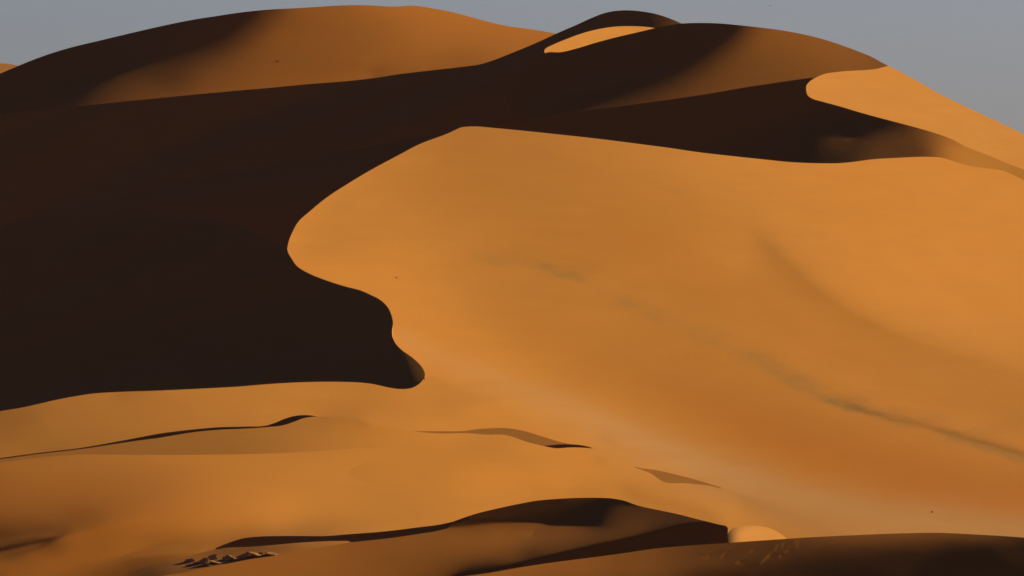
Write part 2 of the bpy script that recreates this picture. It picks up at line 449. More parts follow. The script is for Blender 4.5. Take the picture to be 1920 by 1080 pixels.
mn_pts = [
 # big face
 (860,262,172),(905,275,174),(1000,300,174),(1100,300,180),(1200,310,186),(1300,320,192),(1400,335,196),(1530,335,199),(1620,335,201),(1750,320,203),(1850,345,202),(1905,400,202),(1990,450,202),(2100,520,200),
 (1750,450,203),(1600,430,201),(1500,430,198),(1300,400,186),(1100,400,177),(950,400,177),(850,390,180),(750,400,186),(660,400,188),(600,425,187),(580,465,190),
 (560,440,197),(550,470,199),(600,392,195),(700,325,189),(780,283,182),(600,505,201),(570,490,200),(650,520,202),(700,530,201),(800,490,190),(900,470,180),(880,500,181),(1000,470,176),(1000,540,176),
 (1100,500,174),(1200,480,178),(1300,480,182),(1385,500,186),(1200,560,180),(1300,580,178),(1100,600,182),(950,600,186),(850,560,193),(760,560,203),(780,600,204),(800,650,206),(850,640,200),
 (1480,480,196),(1560,530,200),(1650,560,202),(1750,590,203),(1850,620,201),(1910,640,200),(2050,700,198),
 (1420,520,180),(1500,575,176),(1600,645,174),(1700,695,175),(1800,738,176),(1910,785,174),(1400,600,182),(1500,665,186),(1600,715,188),(1700,758,188),(1800,795,187),(1900,832,185),(2050,860,180),
 (900,690,204),(860,720,200),(830,735,186),(870,750,186),(950,745,198),(1000,720,197),(1050,770,198),(1100,780,197),(1200,820,193),(1300,860,189),(1400,900,184),(1500,935,181),(1600,955,179),(1700,975,178),(1800,990,178),(1910,990,176),(2050,1020,172),
 (950,640,190),(1000,640,186),(1100,690,182),(1200,730,178),(1300,770,172),(1400,810,168),(1500,840,166),(1600,870,166),(1700,905,165),(1800,930,167),(1900,950,170),(1500,780,170),(1600,810,171),(1700,850,168),(1800,880,166),(1900,905,165),(2050,950,166),
 # foreground of it
 (790,735,190),(850,715,198),(700,745,181),(600,735,184),(600,760,182),(500,740,182),(500,775,185),(400,745,179),(400,780,180),(300,752,172),(200,757,166),(100,768,158),(20,782,140),(300,790,170),(200,800,160),(100,810,150),(0,820,140),(-120,850,125),
 (600,772,186),(700,780,188),(650,790,176),(720,800,186),(760,820,190),(640,820,182),(600,800,186),(560,815,176),(500,820,166),(430,825,158),(380,835,152),(300,842,148),(200,847,144),(100,855,138),
 (420,858,182),(300,860,172),(200,862,164),(100,868,156),(0,875,150),(500,862,184),(600,855,186),(500,880,182),(400,880,174),(300,885,162),(200,900,152),(100,900,150),(0,910,142),(-120,930,125),
 (0,950,132),(100,945,138),(200,940,146),(100,980,122),(30,1000,95),(10,1022,55),(60,1012,72),(120,998,98),(180,985,120),(0,1050,125),(60,1035,125),(140,1025,142),(300,950,160),(280,985,158),(400,930,178),(500,950,191),(560,960,192),(520,985,186),(600,940,188),(650,960,186),(700,930,184),(760,945,184),(450,985,176),(400,1000,166),(330,1000,158),
 (250,1015,150),(340,1022,140),(420,1036,100),(480,1033,90),(560,1026,120),(620,1021,140),(300,1040,112),(220,1050,125),(150,1052,135),(100,1052,138),(50,1065,132),(0,1075,125),(260,1070,70),(330,1058,100),(300,1090,50),(200,1078,100),(100,1095,125),(-120,1090,110),
 (800,945,186),(850,925,192),(900,900,198),(960,915,196),(1000,915,192),(800,880,188),(750,850,190),(820,840,192),(900,850,190),(920,830,186),(1000,870,196),(1050,900,198),(870,780,198),(900,770,200),(800,770,194),(1000,800,200),(1100,810,199),(1150,850,196),(1200,860,195),(1130,885,197),(1200,905,196),(1300,935,192),(1350,960,190),(1400,965,184),(1330,915,190),
 (1450,955,176),(1500,975,172),(1560,992,172),(1450,985,178),(1600,1000,174),(1100,930,180),(1000,960,190),(1100,1050,180),(1300,1080,170),(1700,1080,170),(700,1050,185),(500,1080,160),(1900,1080,165)]
mn = Paint(mn_pts)
# soft dark hollows and streaks that are dips in the slope
mn.stroke([(1395,425),(1440,465),(1500,520),(1560,566),(1640,612),(1740,655),(1920,712),(2100,775)], 172, 17, .9, below=75)
mn.stroke([(1130,530),(1250,580),(1380,650),(1480,710),(1560,752),(1640,778)], 166, 20, .5, below=30)
mn.stroke([(1560,752),(1610,768),(1660,783),(1720,795),(1790,815),(1860,835),(1930,856),(2050,890)], 128, 9, .85, below=5)
mn.stroke([(560,418),(600,388),(653,352),(700,325)], 199, 9, .6)
mn.stroke([(800,735),(870,742),(950,752)], 180, 8, .5)
mn.stroke([(590,780),(620,782),(660,786),(700,795)], 150, 3, .7, below=9)
mn.band([(200,748.5),(230,738.5),(260,735.5),(307,732.5)], [(200,750),(240,746),(280,738.5),(311,733.5)], 125, 3, .8)
mn.stroke([(-50,795),(20,790),(80,789)], 128, 6, .5)
mn.stroke([(150,752),(260,744),(330,742)], 180, 6, .4)
mn.stroke([(1290,902),(1360,920),(1420,940)], 168, 5, .6)
mn.stroke([(1120,820),(1160,828)], 170, 5, .4); mn.stroke([(1110,860),(1140,868)], 175, 6, .4)
mn.stroke([(1150,918),(1200,935),(1280,955),(1370,982)], 158, 16, .75, below=20)
mn.stroke([(1380,935),(1450,958),(1520,985),(1560,1000)], 166, 14, .6)
mn.stroke([(380,1032),(437,1031),(500,1027),(560,1022)], 80, 4, .7, below=9)
mn.stroke([(560,1021),(620,1016.5),(660,1015.6)], 150, 3, .8)
mn.stroke([(230,1042),(300,1032),(390,1026)], 92, 8, .55)
mn.stroke([(-140,1058),(-20,1036),(40,1023),(130,1000)], 36, 15, 1.0, below=7)
low = np.array([p for p in mc if p[1] >= NOSE]); up = np.array([p for p in mc if p[1] < NOSE])
ridge = smooth([(-420,470),(-80,446),(0,424),(90,408),(180,398),(270,396),(360,405),(440,424),(500,446),(528,458),(539,464)])
import copy
fg = copy.copy(mn); fg.ops = list(mn.ops)   # the foreground shares the same painted slopes
def mn_prior(U, V):
    k = sm((V-640)/220); r = sm((U-900)/600)
    return 2.2*(1-k)+(.8+1.0*r)*k, 5.2*(1-k)+(6.0-.8*r)*k
MN = solve((-40, 2320, 228, 1068), (4, 3), mn, mn_prior, [(800, 715, 0, 1.0)], ell=3, verbose='main', cgn=40)
left_ = low[::3]-[9, 0]
poly_M = np.vstack([mt, [(2320,1062),(1480,1062),(1250,980),(1100,930),(900,850),(800,800),(780,745)], left_[::-1][:-1], up[::-1][:-1]])
qM = lambda u, v: sample(MN, u, v)
# the shaded slip face: its crest is the winding line
poly_S0 = np.vstack([ridge, low, [(797,718),(799,740),(790,790),(300,800),(-420,850)]])
sp = Paint([(-420,600,30),(200,500,30),(500,500,30),(500,700,30),(200,760,30),(650,600,30),(700,700,30),(720,640,30),(735,690,30),(748,700,32),(765,700,46),(780,705,60),(792,705,84),(775,680,66),(785,690,82),(760,668,56),(748,655,50),(765,690,44),(780,720,50),(400,900,30),(790,760,60)], c=10, ridge=1)
SL = solve((-420, 840, 380, 860), (4, 4), sp, lambda U, V: (-1.0+0*U, 2.9+0*U), [(760, 700, float(qM(790, 700))-100, .5)], ell=6, verbose='slip')
US_, VS_ = np.meshgrid(SL.us, SL.vs); w_ = VS_+.35*US_
SL.q = SL.q+7*np.sin(w_/37+.8*np.sin(US_/190))*sm((700-US_)/200)+4*np.sin(w_/15+US_/260)*sm((700-US_)/200)
before(SL, [MN], [np.vstack([low, left_])], 3)

# dark smudges of heavy mineral sand and the pale sand of the lower ramp: colours the sand really has
def wav(u, v, k): return np.sin(u*.031*k+2.1*np.sin(v*.043*k))+.6*np.sin(u*.083*k-v*.11*k+1.3)+.4*np.sin(u*.19*k+v*.23*k+.7)
def blot(line, w):
    P = smooth(line)
    def f(u, v):
        yl = np.interp(u, P[:, 0], P[:, 1]); d = dist_poly(u, v, P)
        ww = w*(1+.35*wav(u, v*2, 1.0))*np.where(v < yl, 1.5, .6)
        ta = sm((u-P[0, 0])/90+.25)*sm((P[-1, 0]-u)/90+.25)
        return np.exp(-(d/np.maximum(ww, 1.5))**2)*(.75+.2*wav(u, v, 2.3))*ta
    return f
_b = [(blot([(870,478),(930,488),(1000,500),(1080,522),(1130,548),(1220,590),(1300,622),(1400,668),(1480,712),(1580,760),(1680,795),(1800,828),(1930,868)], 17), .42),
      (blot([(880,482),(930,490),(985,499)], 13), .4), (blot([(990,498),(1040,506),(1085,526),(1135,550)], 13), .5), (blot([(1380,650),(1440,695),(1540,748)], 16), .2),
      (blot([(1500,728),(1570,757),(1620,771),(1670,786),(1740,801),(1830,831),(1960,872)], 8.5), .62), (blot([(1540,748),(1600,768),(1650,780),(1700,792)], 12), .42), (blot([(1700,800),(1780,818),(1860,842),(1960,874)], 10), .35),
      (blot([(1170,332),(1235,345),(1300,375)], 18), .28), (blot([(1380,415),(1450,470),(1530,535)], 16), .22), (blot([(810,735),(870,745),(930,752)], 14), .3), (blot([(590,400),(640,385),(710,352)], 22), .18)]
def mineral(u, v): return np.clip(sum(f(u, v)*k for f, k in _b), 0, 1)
_p = smooth([(750,625),(800,655),(880,690),(1000,735),(1100,775),(1220,828),(1350,880),(1500,930),(1650,962),(1850,985),(2320,1010)])
def pale(u, v):
    d = dist_poly(u, v, _p); up_ = v < np.interp(u, _p[:, 0], _p[:, 1])
    w = np.where(up_, 15+.022*np.clip(u-760, 0, 900), 32+.035*np.clip(u-760, 0, 900))*(1+.08*wav(u, v, .8))
    return (.35+.45*sm((u-850)/400))*np.exp(-(d/w)**2)
_o = smooth([(1000,630),(1200,722),(1400,800),(1600,866),(1800,922),(2100,990)])
_o2 = smooth([(1150,430),(1300,510),(1450,600),(1600,690),(1750,770)])
def red_mn(u, v): return (.12+.75*sm((u-1050)/520))*np.exp(-(dist_poly(u, v, _o)/(38+.05*np.clip(u-1000, 0, 900)))**2)+.22*np.exp(-(dist_poly(u, v, _o2)/60)**2)+ .95*sm((v-810)/150)*sm((680-u)/620)+.12  # orange sand bands, plus dim-light redness put into the colour at lower left

dune = build_sheet('dune', MN, poly_M, SAND, skirt=[mt, smooth([p for p in M_CREST if p[1] <= NOSE+4])], attrs=dict(mineral=mineral, pale=pale, red=red_mn))
tag(dune, 'great orange dune in the middle with a winding S shaped crest between sunlit slope and black shade', 'dune', kind='structure')

# ---- slip face left of the winding crest
slip = build_sheet('slip_face', SL, poly_S0, SAND, skirt=[ridge, low], attrs=dict(mineral=0, pale=0, red=.2))
slip.parent = dune

# ---- apron of lit sand in front of the slip face
NB_TOP = N_TOP+[(806,706),(825,712),(860,725),(905,744),(965,775),(1040,814),(1108,846),(1160,880)]
nbt = smooth(NB_TOP)
NB = solve((-420, 1180, 690, 990), (4, 2.5), fg, lambda U, V: (.6+1.1*sm((U-500)/500), 5.2+0*U), [(700, 760, float(qM(800, 716))-250, .5)], ell=2.5, verbose='apron')
nz = nbt[(nbt[:, 0] > -400) & (nbt[:, 0] < 1110)]
before(NB, [MN, SL], [nz[nz[:, 0] > 770], nz[nz[:, 0] < 796]], 2)
poly_NB = np.vstack([nbt, [(1160,930),(1000,890),(800,862),(560,850),(0,930),(-420,952)]])
apron = build_sheet('slope', NB, poly_NB, SAND, skirt=[smooth(N_TOP)[:-4]], attrs=dict(mineral=0, pale=pale, red=red_mn))
apron.parent = dune
qB = lambda u, v: sample(NB, u, v)

# ---- foreground dune: its low crest runs across the picture below the great face
NL_TOP = [(-420,886),(-80,871),(0,861),(74,851),(148,842.5),(222,831.5),(259,826),(296,821.3),(333,815),(370,809.5),(407,806),(463,803.5),(504,800.5),(530,797.5),(552,790.5),(568,784.5),(590,781),(620,782),(660,787),(700,795),(750,805),(797,811),(830,812.6),(878,812.2),(912,815),(949,815.8),(967,821),(986,828),(1012,834.5),(1023,837),(1041,840.3),(1071,838.8),(1093,839.4),(1108,840.6),(1150,856),(1194,878),(1219,887),(1245,904),(1284,906),(1345,914),(1410,948),(1480,1000),(1560,1050)]
nt_ = smooth(NL_TOP)
ln_pts = [(-150,880,122),(0,868,132),(100,854,136),(0,950,136),(200,841,140),(300,834,144),(400,826,148),(400,845,146),(500,822,156),(520,842,158),(560,800,164),(600,792,166),(580,840,170),(640,803,174),(650,835,178),(300,920,142),(500,920,160),(0,1100,130),(400,1100,150)]+[p for p in mn_pts if p[0] > 680 and 700 < p[1] < 1030]
lnp = Paint(ln_pts); lnp.ops = list(fg.ops)
LN = solve((-420, 1560, 755, 1164), (4, 2.5), lnp, lambda U, V: (.5+.9*sm((U-500)/500), 5.0+0*U), [(700, 900, float(qM(700, 860))-200, .5)], ell=2.5, verbose='foreground')
ntm = nt_[(nt_[:, 0] < 1540) & (nt_[:, 0] > -400)]
poly_L = np.vstack([nt_, [(1560,1160),(-420,1160)]])

# ---- thin slip faces: each a strip of steep shaded sand between two rises
def strip(top, low_edge, front, back, name, label, r=30, red=.2, ends=26):
    tp = smooth(top); u0, u1 = tp[0, 0], tp[-1, 0]; y0 = tp[:, 1].min()-14; y1 = max(tp[:, 1].max(), np.max(np.array(low_edge)[:, 1]))+34
    p = Paint([(u, v, r) for u in np.linspace(u0, u1, 5) for v in (y0, y1)])
    S_ = solve((u0-24, u1+24, y0, y1), (3, 1.5), p, lambda U, V: ((-.25 if r < 60 else .2)+0*U, (1.65 if r < 60 else 3.2)+0*U), [((u0+u1)/2, (y0+y1)/2, float(sample(front, (u0+u1)/2, (y0+y1)/2))+60, .5)], ell=4, levels=(2, 1), verbose=name)
    lo = smooth(low_edge); lo = lo[(lo[:, 0] >= u0) & (lo[:, 0] <= u1)]
    zone = np.vstack([tp[2:-2], lo, lo+[0, 8]])
    for k_, b_ in enumerate(back if isinstance(back, tuple) else (back,)):
        z_ = zone if k_ == 0 else zone[(zone[:, 0] > 1012) & (zone[:, 0] < 1076)]
        if k_ == 0 or np.min(sample(b_, z_[:, 0], z_[:, 1])-sample(S_, z_[:, 0], z_[:, 1])) < 2: before(S_, [b_], [z_], 2)
    P = np.vstack([tp, lo[::-1]+[0, 12]])
    o = build_sheet(name, S_, P, SAND, skirt=[tp], attrs=dict(mineral=0, pale=0, red=red), skirt_len=40)
    return S_, o
N1 = [(-70,869),(0,859),(74,849),(148,840.3),(222,827.5),(259,820.5),(296,813.5),(333,808.5),(370,804.5),(407,801.3),(463,799.8),(500,797.8),(515,793),(533,785.5),(552,780),(570,778.3),(588,779.6),(596,781.5)]
N3 = [(1014,836),(1024,835.6),(1041,833.8),(1067,833),(1093,835.3),(1106,838.4),(1112,841)]

LOW1 = [p for p in NL_TOP if -90 < p[0] < 610]; LOW3 = [p for p in NL_TOP if 1000 < p[0] < 1120]
s1, ridge_slip = strip(N1, LOW1, LN, NB, 'slip_face', '')
N2 = [(770,808.5),(797,808.6),(835,808.6),(871,808),(893,805),(919,803),(953,803),(982,808),(1019,819),(1050,828.5),(1078,834.5)]
LOW2 = [p for p in NL_TOP if 740 < p[0] < 1100]
s2, brown_slip = strip(N2, LOW2, LN, NB, 'slip_face', '', r=141)
s3, small_slip = strip(N3, LOW3, LN, (NB, s2), 'slip_face', '')
N4 = [(1186,874),(1200,877.5),(1228,881),(1260,888),(1288,895),(1320,904),(1352,914)]
LOW4 = [p for p in NL_TOP if 1140 < p[0] < 1420]
s4, pale_slip = strip(N4, LOW4, LN, MN, 'slip_face', '', r=146)
l1, l3 = smooth(LOW1), smooth(LOW3); l2_, l4 = smooth(LOW2), smooth(LOW4)
before(LN, [s2, s4, MN, NB, s1, s3], [l2_[(l2_[:, 0] > 774) & (l2_[:, 0] < 1074)], l4[(l4[:, 0] > 1190) & (l4[:, 0] < 1348)], ntm[ntm[:, 0] > 790], ntm[ntm[:, 0] < 1140], l1[(l1[:, 0] > -68) & (l1[:, 0] < 594)], l3[(l3[:, 0] > 1016) & (l3[:, 0] < 1110)]], 2)
qN = lambda u, v: sample(LN, u, v)
RISE = [(-420,900),(-80,880),(0,868),(60,860),(148,852.5),(259,853.2),(370,852.6),(481,851),(593,846.5),(690,840),(760,842),(850,852),(950,872),(1050,900),(1130,925),(1200,952),(1290,978),(1340,1000)]
rs = smooth(RISE)
l2_pts = [p for p in mn_pts if p[1] > 872 or (p[0] > 700 and p[1] > 790)]+[(-100,905,118),(0,880,140),(100,868,152),(200,860,162),(300,860,170),(400,858,177),(500,857,182),(600,853,184),(680,846,188),(-60,1048,40),(0,1035,36),(45,1022,42),(85,1012,58),(-20,1015,66),(120,1002,92),(60,1000,92)]
l2p = Paint(l2_pts, c=18); l2p.ops = [o for o in fg.ops]
L2 = solve((-420, 1380, 830, 1164), (4, 2), l2p, lambda U, V: (.5+.9*sm((U-500)/500), 5.0+0*U), [(700, 900, float(sample(LN, 700, 860))-200, .5)], ell=1.5, pw=.01, verbose='foreground')
before(L2, [LN], [rs[(rs[:, 0] > -400) & (rs[:, 0] < 1330)]], 2)
poly_L2 = np.vstack([rs, [(1340,1160),(-420,1160)]])
rise = build_sheet('slope', L2, poly_L2, SAND, skirt=[rs[rs[:, 0] < 620]], attrs=dict(mineral=0, pale=pale, red=red_mn))
qL2 = lambda u, v: sample(L2, u, v)
fore = build_sheet('dune', LN, poly_L, SAND, skirt=[nt_], attrs=dict(mineral=0, pale=lambda u, v: pale(u, v), red=red_mn))
tag(fore, 'broad low dune of orange sand in the foreground with a thin dark ridge line along its top', 'dune', kind='structure')
ridge_slip.parent = fore; rise.parent = fore; small_slip.parent = fore; brown_slip.parent = fore; pale_slip.parent = fore

# ---- front right small pale nose
H_ARC = [(1370,1022),(1365.5,1015),(1364,1008),(1365,1000.5),(1370,993.5),(1379,989),(1398,986.3),(1412,985.7),(1425,986.5),(1441.7,990),(1456,996),(1469,1004.6),(1477,1012),(1484,1022)]
ha = smooth(H_ARC)
hp = Paint([(1386,1000,208),(1420,995,211),(1460,1008,210),(1400,1015,210),(1440,1015,210),(1364,1008,60),(1366,1000,80),(1367,1015,60),(1372,1000,140),(1373,1010,140),(1380,1004,190),(1380,1014,185),(1400,1050,205),(1470,1040,205)], c=5, ridge=.3)
HN = solve((1340, 1500, 970, 1066), (2, 2), hp, lambda U, V: (2.6+0*U, 5+0*U), [(1425, 990, float(qM(1425, 986))-40, .5)], ell=5, verbose='nose')
before(HN, [MN, LN, L2], [ha[4:], ha[4:], ha[:8]], 15)
poly_H = np.vstack([ha, [(1486,1060),(1366,1060)]])
nose = build_sheet('dune', HN, poly_H, SAND, skirt=[ha[14:]], attrs=dict(mineral=0, pale=.3, red=0))
tag(nose, 'small bright rounded nose of sand catching full sun behind the dark front crest', 'dune', kind='structure')

# ---- front dune with dark slip and brown lower slope
O_CREST = [(849,978),(893,963),(930,954),(967,946),(1004,939),(1041.5,935.6),(1078.5,933.7),(1115.6,933.3),(1145,934.4),(1171,939),(1193,947),(1228,955),(1271,964),(1313.5,975),(1347.7,983.5),(1364,988.5),(1364.6,1000)]
P_TOP = [(-420,1150),(100,1118),(230,1094),(320,1077),(351,1073),(382,1066),(424,1057.5),(466,1049),(507,1043),(549,1035.6),(591,1028),(632,1021),(664,1016.2),(695,1013),(727,1009.4),(782,1001.5),(827,993.7),(840,990),(849,978)]
oc, pt = smooth(O_CREST), smooth(P_TOP)
BASE_O = [(400,1030),(426,1027),(437,1026.3),(466,1025.5),(487,1024),(528,1020.5),(549,1018.5),(591,1015.7),(632,1014.3),(664,1016),(695,1012.7),(727,1009),(782,1001),(827,993),(852,988),(880,984)]
O_LEFT = [(404,1028),(418,1022),(437,1014.8),(455,1009.5),(487,1006),(528,1005),(570,1005),(612,1005),(653,1001.7),(720,996.5),(782,989),(827,983),(849,978),(880,967)]
so_, front_slip = strip(O_LEFT, BASE_O, L2, L2, 'slip_face', '', red=.4)
lo_ = smooth(BASE_O); lo_ = lo_[(lo_[:, 0] > 406) & (lo_[:, 0] < 878)]
HO_TOP = [(120,1130),(200,1092),(270,1064),(340,1046),(400,1031)]+BASE_O[1:10]+[(690,1030)]
ht = smooth(HO_TOP)
HO = solve((90, 720, 1000, 1166), (3, 2), fg, lambda U, V: (.1+0*U, 3.6+0*U), [(500, 1040, float(sample(L2, 500, 1020))-150, .5)], ell=2, verbose='hollow')
before(HO, [L2, so_], [ht[(ht[:, 0] < 680)], lo_[lo_[:, 0] < 670]], 2)
poly_HO = np.vstack([ht, [(690,1160),(120,1160)]])
hollow = build_sheet('slope', HO, poly_HO, SAND, skirt=[ht], attrs=dict(mineral=0, pale=.15, red=.6))
po = Paint([(700,1030,126),(780,1015,128),(860,1000,128),(930,992,126),(1000,990,124),(1060,990,117),(1100,1000,107),(1000,1015,121),(1080,1015,98),(900,1040,119),(820,1050,121),(700,1060,130),(600,1050,139),(600,1075,136),(500,1070,139),(400,1090,139),(300,1110,128),(0,1140,117),
            (860,975,36),(930,968,36),(1000,960,36),(1060,960,36),(1100,955,36),(1120,965,40),(1115,975,42),(1140,970,70),(1150,985,85),(1180,955,79),(1190,975,89),(1200,990,83),(1230,970,81),(1260,975,68),(1290,978,54),(1220,1000,48),(1290,990,36),(1330,988,36),
            (1150,1005,83),(1110,1025,50),(1040,1030,89),(1050,1045,36),(1150,1022,36),(1200,1012,36),(1250,1000,36),(1300,1005,36),(1350,1000,36),(1250,1030,36),(1150,1040,36),(1000,1050,40),(960,1050,102),(950,1066,40),(880,1085,40),(1100,1060,36),(1400,1030,36),(1200,1080,36),(1000,1120,36),(760,1090,115)], c=16, ridge=2)
po.band([(840,981),(860,973),(900,960),(960,946),(1004,939),(1041,935),(1078,933),(1125,933)], [(840,991),(878,987),(930,982),(1004,980.3),(1078,983),(1128,984)], 36, 1.5)
po.band([(1110,933.4),(1145,934.4),(1171,939),(1194,947.5)], [(1110,952),(1135,948),(1165,945),(1194,948.5)], 36, 1.5)
po.band([(840,1088),(915,1069),(967,1056),(1041,1039),(1115,1022.5),(1164,1013),(1219,1001),(1254,991),(1300,982),(1345,984),(1366,990)], [(840,1140),(1000,1130),(1200,1110),(1380,1100)], 33, 5)
anc = [(1000, 1000, float(qM(1000, 940))-200, .4)]
PO = solve((-420, 1400, 925, 1166), (3, 2), po, lambda U, V: (.2-.4*sm((U-1000)/200), 3.0-1.2*sm((U-1000)/200)), anc, ell=2, verbose='front')
before(PO, [L2, HN, HO, MN, so_], [np.vstack([oc[:-6], pt]), ha[:8], pt[(pt[:, 0] > 120) & (pt[:, 0] < 700)], oc[:-6], lo_[lo_[:, 0] > 660]], 3)
before(PO, [LN], [oc[:-6]], 3) if np.min(sample(LN, oc[:-6][:, 0], oc[:-6][:, 1])-sample(PO, oc[:-6][:, 0], oc[:-6][:, 1])) < 3 else None
poly_PO = np.vstack([pt, oc[1:], [(1364,1008),(1365.5,1015),(1370,1022),(1385,1060),(1385,1160),(-420,1160)]])
front = build_sheet('dune', PO, poly_PO, SAND, skirt=[oc, pt], attrs=dict(mineral=0, pale=0, red=1))
front_slip.parent = front; hollow.parent = front
tag(front, 'low brown front dune with a dark slip under its curved crest, in front of the great dune', 'dune', kind='structure')

# ---- nearest dune along the bottom right
Q_TOP = [(500,1150),(700,1103),(819,1086),(915,1074.5),(978,1063.5),(1041,1054),(1100,1046.5),(1164,1038),(1228,1028.5),(1292,1023),(1356,1018.5),(1442,1012.5),(1527,1007),(1612,1003),(1698,999.8),(1762,999),(1826,1002),(1920,1008),(2010,1018),(2320,1034)]
qt = smooth(Q_TOP)
qp = Paint([(950,1078,138),(1000,1068,136),(1050,1065,130),(1100,1070,124),(1150,1050,118),(1200,1045,112),(1200,1070,112),(1250,1035,100),(1250,1065,104),(1300,1030,92),(1300,1055,92),(1350,1030,82),(1350,1052,84),(1400,1020,84),(1400,1045,76),(1450,1018,80),(1450,1040,70),(1500,1012,92),(1500,1030,72),(1550,1012,98),(1550,1028,66),(1620,1008,104),(1620,1025,70),(1700,1005,104),(1700,1018,78),(1780,1004,98),(1780,1014,66),(1850,1008,84),(1900,1010,62),
            (1310,1085,40),(1370,1078,38),(1430,1070,36),(1490,1062,36),(1600,1052,36),(1650,1045,36),(1700,1036,36),(1780,1030,36),(1850,1024,36),(1920,1018,36),(1500,1090,36),(1700,1070,36),(1900,1050,36),(1400,1110,36),(1000,1110,90),(800,1130,120),(2100,1060,36),(1200,1110,60)], c=14, ridge=1)
for a in [((1315,1046),(1322,1042)),((1323,1047),(1330,1040)),((1350,1047),(1359,1036)),((1378,1056),(1387,1054)),((1407,1034),(1412,1032)),((1426,1055),(1444,1041)),((1436,1045),(1441,1046)),((1460,1044),(1464,1043)),((1472,1036),(1478,1032)),((1493,1025),(1497,1022)),((1452,1030),(1458,1024)),((1465,1026),(1470,1018)),((1490,1018),(1497,1011))]:
    a = np.array(a, float); qp.stroke(a, 128, 1.5, .9); qp.stroke(a+[-2.0, -3.2], 44, 1.6, .8)
def behind_q(u, v):
    q = np.where(u < 1366, sample(PO, u, v), qM(u, v)); q = np.where((u > 1366) & (u < 1480), np.minimum(q, sample(HN, u, v)), q); return q
anc = [(1200, 1040, float(sample(PO, 1200, 1033))-100, .4)]
QN = solve((500, 2320, 990, 1166), (2.5, 1.5), qp, lambda U, V: (-.2+0*U, 2.6+0*U), anc, ell=1.5, verbose='nearest')
before(QN, [PO, MN, LN, HN], [qt[(qt[:, 0] < 1366)], qt[qt[:, 0] > 1370], qt[(qt[:, 0] > 1370) & (qt[:, 0] < 1550)], qt[(qt[:, 0] > 1372) & (qt[:, 0] < 1476)]], 25)
poly_Q = np.vstack([qt, [(2320,1160),(500,1160)]])
near = build_sheet('dune', QN, poly_Q, SAND, skirt=[qt], attrs=dict(mineral=0, pale=0, red=1))
tag(near, 'nearest dune along the bottom edge, dull red brown with small slide marks under its crest', 'dune', kind='structure')

# ---- bright dune flank on the upper right, and its shaded slip face
G_TOP = [(1511.5,168),(1511,165),(1512,160),(1515,156),(1519.5,151.5),(1527,147),(1543,139.5),(1567,135.3),(1590,133),(1627,131),(1647,128.3),(1660,125),(1667,123.6),(1673,127),(1687,134),(1720,152),(1760,175),(1800,195),(1843,215),(1883,234),(1920,252),(2000,292),(2320,352)]
G_LOW = [(1511.5,168),(1513,176),(1516,180.5),(1521,184),(1540,190),(1573,199),(1613,211),(1653,222),(1693,232.5),(1733,243.5),(1767,254),(1787,262),(1807,273),(1843,287),(1883,304),(1920,318),(2000,350),(2320,405)]
gt, gl = smooth(G_TOP), smooth(G_LOW)
gp = Paint([(1530,165,204),(1560,150,206),(1600,170,204),(1660,140,205),(1700,190,204),(1760,230,204),(1800,230,203),(1850,260,202),(1900,290,200),(1950,300,200),(1800,300,198),(2000,330,198),(2100,390,196),(1600,250,200),(1530,220,202)])
mq = lambda u: float(qM(u, np.interp(u, mt[:, 0], mt[:, 1])))
poly_G = np.vstack([gt[gt[:, 0].argmin()+5:] if False else np.array([p for k, p in enumerate(gt) if k >= 14]), gl[::-1][:-3]+[0, 13], [(1506,184),(1503,170),(1505,160),(1510,153)]])
F_TOP = [(900,240),(960,228),(1020,217),(1073,209),(1113,205),(1167,199),(1220,191.5),(1277,183.5),(1330,175.5),(1400,163.5),(1450,156),(1510,147.3),(1530,145)]
ft = smooth(F_TOP)
fp = Paint([(1480,270,38),(1500,300,38),(1540,262,41),(1540,295,42),(1570,258,47),(1575,285,56),(1605,250,56),(1605,278,74),(1605,298,72),(1640,240,58),(1645,262,92),(1645,288,92),(1690,246,84),(1690,266,108),(1685,284,84),(1715,287,72),(1742,288,100),(1738,258,122),(1755,268,142),(1772,275,165),(1790,285,178),(1790,300,182),(1820,295,184),(1850,303,182),(1880,312,178),(1910,324,172),(1990,360,176),(2300,480,176),(1500,345,40),(1620,340,80),(1800,340,178)], c=14, ridge=1.5)
fp.turn([(1980,20),(1820,120),(1725,190),(1660,215),(1600,228),(1540,243),(1505,275),(1490,330),(1470,480)], 50, [(1470,700),(2600,700),(2600,-100),(1980,-100)], dark=-.1)
poly_F = np.vstack([ft, [(1519.5,151.5),(1515,156),(1512,160),(1511,165)], gl, [(2320,440),(1800,360),(1500,345),(1200,320),(900,290)]])
mtf = mt[(mt[:, 0] > 900) & (mt[:, 0] < 2000)]
FN = solve((880, 2320, 80, 456), (4, 3), fp, lambda U, V: (-.3+0*U, 1.9+0*U), [(1600, 250, mq(1600)+500, 1.0)], ell=14, verbose='far slip')
behind(FN, [MN], [mtf], 15)
GN = solve((1490, 2320, 110, 440), (3, 3), gp, lambda U, V: (2.6+0*U, 6.5+0*U), [(1600, 190, mq(1600)+1200, 1.0)], ell=8, verbose='bright flank')
behind(GN, [FN, MN], [np.vstack([gl[gl[:, 0] < 2000], gl[gl[:, 0] < 2000]+[0, 14], [(1506,184),(1503,170),(1505,160),(1510,153)]]), mtf[mtf[:, 0] > 1850]], 2)
flank = build_sheet('dune', GN, poly_G, SAND, skirt=[gt], attrs=dict(mineral=0, pale=.1, red=0))
tag(flank, 'bright orange dune flank sloping down the upper right against the grey sky', 'dune', kind='structure')
shade = build_sheet('slip_face', FN, poly_F, SAND, skirt=[ft[ft[:, 0] < 1500], gl[gl[:, 0] > 1560]], attrs=dict(mineral=0, pale=0, red=lambda u, v: .9*sm((1840-u)/120)))
